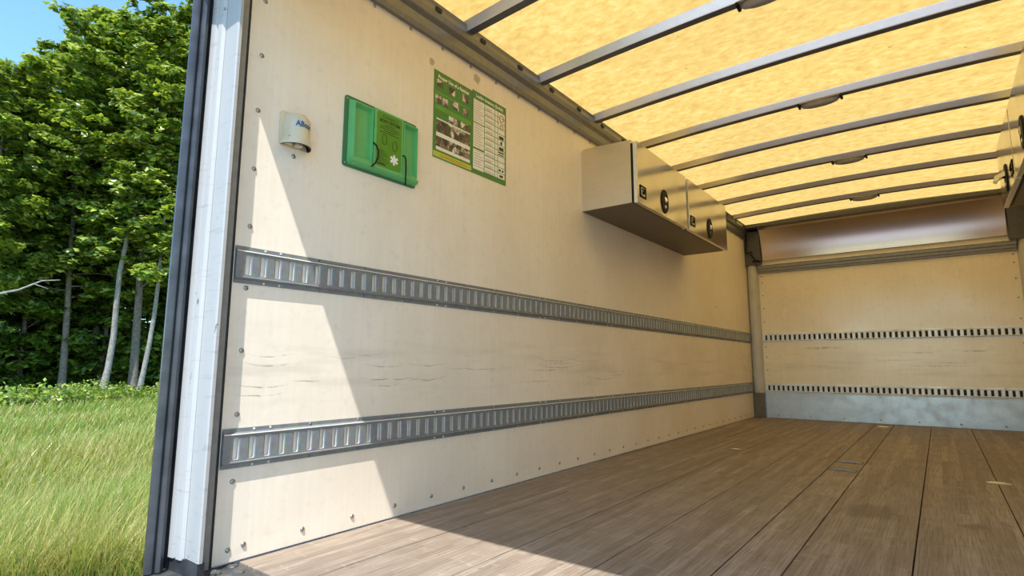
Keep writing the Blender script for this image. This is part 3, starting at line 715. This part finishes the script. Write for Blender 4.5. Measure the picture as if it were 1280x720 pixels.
# grass: blades as tapering three-piece strips
def grass():
    n = 120000
    d = 2.6*(31/2.6)**rng.random(n)*1.0                       # distance from the truck side, log spread
    ang = rng.uniform(.04, .42, n)+np.where(rng.random(n) < .3, rng.uniform(-.12, .12, n), 0)
    px = 1.2-(d+2.0)*np.cos(ang); py = -.9+(d+2.0)*np.sin(ang)
    h = rng.uniform(.22, .50, n)*(1+.25*np.sin(px*1.3+py*.7)); far = np.clip((d-4)/22, 0, 1)
    wd = (.0028+.011*far)*rng.uniform(.7, 1.3, n)
    az = rng.uniform(0, 2*PI, n); lean = rng.uniform(.05, .55, n)*h
    patch = np.sin(px*.9)*np.cos(py*1.1+px*.3)+.6*np.sin(px*2.7+1)*np.sin(py*2.3)
    straw = (rng.random(n)+.20*patch) < (.50-.40*far)
    tall = straw & (rng.random(n) < .25); h[tall] *= 1.35
    dx, dy = np.cos(az), np.sin(az); sx, sy = -np.sin(az+.6), np.cos(az+.6)
    lv = []
    for t_, w_ in ((0, 1), (.45, .85), (.8, .5), (1.0, .05)):
        cx = px+dx*lean*t_**2; cy = py+dy*lean*t_**2; cz = -1.055+h*t_*(1-.18*t_)
        lv.append((np.stack([cx-sx*wd*w_, cy-sy*wd*w_, cz], 1), np.stack([cx+sx*wd*w_, cy+sy*wd*w_, cz], 1)))
    quads = []
    for a, b_ in zip(lv[:-1], lv[1:]): quads.append(np.stack([a[0], a[1], b_[1], b_[0]], 1))
    V = np.concatenate(quads, 0)                              # (3n,4,3)
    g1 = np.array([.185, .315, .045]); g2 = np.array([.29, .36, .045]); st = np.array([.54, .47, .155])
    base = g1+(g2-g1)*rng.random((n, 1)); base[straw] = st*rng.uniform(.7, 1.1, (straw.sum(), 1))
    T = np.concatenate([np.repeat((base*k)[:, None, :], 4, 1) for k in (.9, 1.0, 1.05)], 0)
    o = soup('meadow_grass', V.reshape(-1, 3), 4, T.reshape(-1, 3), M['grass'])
    tag(o, 'tall sunlit meadow grass with straw coloured stems between truck and forest', 'grass', kind='stuff')
    k = 260                                                  # yellow flower heads
    d = rng.uniform(3, 16, k); ang = rng.uniform(.05, .42, k); fx = 1.2-(d+2)*np.cos(ang); fy = -.9+(d+2)*np.sin(ang); fz = -1.05+rng.uniform(.25, .45, k)
    q = np.array([[-1, -1, 0], [1, -1, .4], [1, 1, 0], [-1, 1, .4]])*.011
    V = (np.stack([fx, fy, fz], 1)[:, None, :]+q[None]).reshape(-1, 3)
    tag(soup('meadow_flowers', V, 4, np.tile((.75, .60, .04), (len(V), 1)), M['grass']), 'tiny yellow flower heads scattered through the meadow grass', 'flowers', kind='stuff')
grass()

def leaves(cent, cnt, rad, flat, size, tones, up=.75):
    """leaf cluster: folded rhombs; returns verts (n*2*3? as quads) and tones"""
    n = len(cent)*cnt
    c = np.repeat(cent, cnt, 0); u = rng.normal(size=(n, 3)); u /= np.linalg.norm(u, axis=1, keepdims=True)+1e-9
    r = np.repeat(rad, cnt)[:, None]*rng.random((n, 1))**.5; p = c+u*r*np.array([1, 1, flat])
    nrm = rng.normal(size=(n, 3))*(1-up)+np.array([.12, -.2, 1])*up+u*.35; nrm /= np.linalg.norm(nrm, axis=1, keepdims=True)
    a = rng.normal(size=(n, 3)); a -= nrm*np.sum(a*nrm, 1, keepdims=True); a /= np.linalg.norm(a, axis=1, keepdims=True); b_ = np.cross(nrm, a)
    s = size*rng.uniform(.6, 1.25, (n, 1))
    tip = p+a*s; tail = p-a*s*.8; l = p+b_*s*.62-nrm*s*.18+a*s*.1; rr = p-b_*s*.62-nrm*s*.18+a*s*.1
    V = np.concatenate([np.stack([tail, rr, tip], 1), np.stack([tail, tip, l], 1)], 0)
    t0 = tones[rng.integers(0, len(tones), n)]*rng.uniform(.75, 1.2, (n, 1))
    T = np.concatenate([np.repeat(t0[:, None], 3, 1)]*2, 0)
    return V.reshape(-1, 3), T.reshape(-1, 3)
TONES = np.array([(.23, .32, .030), (.32, .42, .045), (.14, .23, .030), (.42, .48, .075), (.08, .15, .025), (.26, .34, .09)])

def make_tree(name, seed, H, base, crown_r, nbr, cnt, bark, trunk_r, lean=(0, 0), leafmat='leaf', size=.18, path=None):
    r = np.random.default_rng(seed); R = random.Random(seed)
    root = bpy.data.objects.new(name, None); COL.objects.link(root)
    pts = []; k = 12
    for i in range(k+1):
        t = i/k; pts.append(Vector((lean[0]*t+.12*math.sin(t*5+seed), lean[1]*t+.12*math.cos(t*4+seed*2)-.12*math.cos(seed*2), H*.95*t-.1)) if path is None else Vector((*path(t), H*.95*t-.1)))
    tb = MB(); tb.tube(pts, [trunk_r*(1-.88*(i/k))*(1.25 if i == 0 else 1) for i in range(k+1)], 9)
    tb.build('trunk', bark, root, smooth=True)
    br = MB(); cent = []; rad = []
    for j in range(nbr):
        t = base/H+(1-base/H)*(j+R.random())/nbr; z = H*.95*t; q = min(int(t*k), k-1); p0 = pts[q].lerp(pts[q+1], t*k-q)
        shape = math.sin(PI*min(1, max(.03, (t-base/H)/(1-base/H)*.72+.20)))**.6
        ln = crown_r*shape*R.uniform(.65, 1.1); a = j*2.4+R.uniform(-.5, .5); el = R.uniform(.15, .75)
        dv = Vector((math.cos(a)*math.cos(el), math.sin(a)*math.cos(el), math.sin(el)))
        pp = [p0+dv*ln*s+Vector((0, 0, -.25*ln*s*s)) for s in (0, .35, .7, 1)]
        br.tube(pp, [trunk_r*.30*(1-t*.6), trunk_r*.2*(1-t*.6), trunk_r*.10, .012], 5)
        for s in (.35, .5, .65, .8, .92, 1.05):
            for q_ in range(2):
                c = p0+dv*ln*s+Vector((0, 0, -.25*ln*s*s))+Vector((R.gauss(0, .32), R.gauss(0, .32), R.gauss(0, .18)))*(.4+ln*.25)
                cent.append(c); rad.append(R.uniform(.34, .60))
    o = br.build('branches', bark, root, smooth=True); tag(o, kind='stuff')
    global rng; keep = rng; rng = r
    V, T = leaves(np.array(cent), cnt, np.array(rad), .38, size, TONES)
    rng = keep
    o = soup('foliage', V, 3, T, M[leafmat], root); tag(o, kind='stuff')
    return root
def dup_tree(src, loc, rz, sc):
    r = src.copy(); COL.objects.link(r); r.location = loc; r.rotation_euler = (0, 0, rz); r.scale = (sc, sc, sc)
    for ch in src.children:
        c = ch.copy(); COL.objects.link(c); c.parent = r
    return r
tA = make_tree('broadleaf_tree', 3, 21, 5.6, 3.9, 58, 34, M['barkdark'], .20)
tB = make_tree('broadleaf_tree', 8, 19, 5.0, 3.8, 56, 34, M['barkdark'], .16)
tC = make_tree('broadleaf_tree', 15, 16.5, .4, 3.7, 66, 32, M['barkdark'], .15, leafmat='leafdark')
def place(o, loc, rz, sc, label, group=None):
    o.location = (loc[0], loc[1], -1.05); o.rotation_euler = (0, 0, rz); o.scale = (sc, sc, sc); tag(o, label, 'tree', group or 'broadleaf trees at the forest edge'); return o
# the two slim pale trunks standing out at the edge
s1 = make_tree('slender_tree', 21, 19, 8.0, 2.4, 26, 18, M['bark'], .145, path=lambda t: (.5*t-.12*math.sin(t*11), 1.15*t+.16*math.sin(t*13)))
place(s1, (-28.0, 7.75), 0, 1, 'slim tree with a pale grey curving trunk, left one of two at the forest edge')
s2 = make_tree('slender_tree', 22, 17, 7.0, 2.2, 24, 18, M['bark'], .115, path=lambda t: (.3*t, .9*t+.15*math.sin(t*7)))
place(s2, (-27.2, 8.95), 0, 1, 'slim tree with a pale straight trunk at the forest edge, nearest the truck')
place(tA, (-28.6, 9.2), .4, 1.0, 'tallest bright green tree behind the two slim trunks')
place(tB, (-30.6, 6.9), 1.9, 1.0, 'bright green tree left of the slim pale trunk, rising past the photo top')
place(tC, (-33.0, 3.2), .2, .98, 'darker green tree at the left photo edge below the blue sky gap')
place(dup_tree(tA, (0, 0, 0), 0, 1), (-26.2, 11.0), 2.5, 1.0, 'bright green tree rising beside the rubber door seal')
place(dup_tree(tB, (0, 0, 0), 0, 1), (-33.5, 9.0), 4.2, 1.15, 'tall green tree in the second row behind the slim trunks')
place(dup_tree(tB, (0, 0, 0), 0, 1), (-30.2, 4.0), 3.1, .82, 'high-crowned green tree in front of the darker one at the left photo edge')
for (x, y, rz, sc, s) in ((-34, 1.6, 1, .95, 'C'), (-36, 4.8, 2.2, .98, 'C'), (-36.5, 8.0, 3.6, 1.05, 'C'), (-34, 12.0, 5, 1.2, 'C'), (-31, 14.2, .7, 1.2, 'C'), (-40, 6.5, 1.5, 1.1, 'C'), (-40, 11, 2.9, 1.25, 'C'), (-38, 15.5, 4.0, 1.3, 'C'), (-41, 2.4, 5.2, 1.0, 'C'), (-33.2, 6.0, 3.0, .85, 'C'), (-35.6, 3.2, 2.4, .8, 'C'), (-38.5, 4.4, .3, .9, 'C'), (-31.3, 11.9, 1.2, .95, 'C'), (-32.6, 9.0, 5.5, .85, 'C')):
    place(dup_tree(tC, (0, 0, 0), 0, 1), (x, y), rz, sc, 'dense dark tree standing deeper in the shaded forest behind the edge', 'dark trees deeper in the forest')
# bare dead branch poking out at the left
db = MB().tube([(-25.6, 3.55, 3.15), (-25.3, 4.1, 3.35), (-25.1, 4.7, 3.75), (-24.9, 5.2, 3.82)], [.05, .04, .03, .012], 6).tube([(-25.15, 4.5, 3.6), (-25.0, 4.9, 3.45)], [.025, .008], 5)
# shrubs at the foot of the forest
def make_shrub(seed, Wd, Hh):
    r = np.random.default_rng(seed); root = bpy.data.objects.new('woodland_shrub', None); COL.objects.link(root)
    st = MB(); cent = []; rad = []
    for j in range(16):
        a = j*2.4; q = r.uniform(.3, 1); e = Vector((math.cos(a)*Wd*q, math.sin(a)*Wd*q, Hh*(1.1-.6*q)*r.uniform(.7, 1)))
        st.tube([(0, 0, -.05), e*.5+Vector((0, 0, .1)), e], [.02, .014, .006], 5)
        for s in (.55, .8, 1.0): cent.append(e*s); rad.append(r.uniform(.22, .4))
    st.build('stems', M['barkdark'], root); root.children[0]['kind'] = 'stuff'
    V, T = leaves(np.array([c[:] for c in cent]), 16, np.array(rad), .6, .085, TONES, .6)
    tag(soup('foliage', V, 3, T, M['leaf'], root), kind='stuff'); return root
sh0 = make_shrub(5, .9, 1.1)
SH = [(-22.0, 2.9, .4), (-22.0, 4.2, 1.3), (-22.6, 5.3, 2.2), (-23.3, 6.4, 3.0), (-24.0, 7.5, 4.1), (-24.4, 8.5, 5.0), (-25.3, 5.0, 5.6), (-25.6, 6.6, 2.8), (-25.4, 9.7, .9), (-24.8, 3.6, 2.0), (-27.6, 6.1, 3.3), (-28.0, 8.6, .2)]
for i, (x, y, rz) in enumerate(SH):
    o = sh0 if i == 0 else dup_tree(sh0, (0, 0, 0), 0, 1)
    o.location = (x, y, -1.05); o.rotation_euler = (0, 0, rz); s = .70+.07*((i*5) % 6); o.scale = (s, s, s)
    tag(o, 'low leafy shrub at the foot of the forest where the meadow ends', 'shrub', 'low shrubs along the forest edge')
for (x, y, rz, sc_) in ((-35.0, 6.8, .3, 2.0), (-37.0, 8.6, 1.2, 2.3), (-39.5, 8.0, 2.0, 2.6), (-36.5, 5.0, 3.1, 2.2), (-38.0, 10.8, 4.0, 2.4), (-42.0, 10.0, 5.0, 3.0), (-34.5, 9.6, .9, 2.0), (-35.5, 11.8, 2.6, 2.2)):
    o = dup_tree(sh0, (x, y, -1.05), rz, sc_); tag(o, 'large dark bush between the trunks in the shaded forest', 'shrub', 'dark bushes deeper in the forest')
o = db.build('dead_branch', M['bark'], smooth=True); tC_ = tC
bpy.context.view_layer.update(); mw = o.matrix_world.copy(); o.parent = tC; o.matrix_parent_inverse = tC.matrix_world.inverted(); o.matrix_world = mw
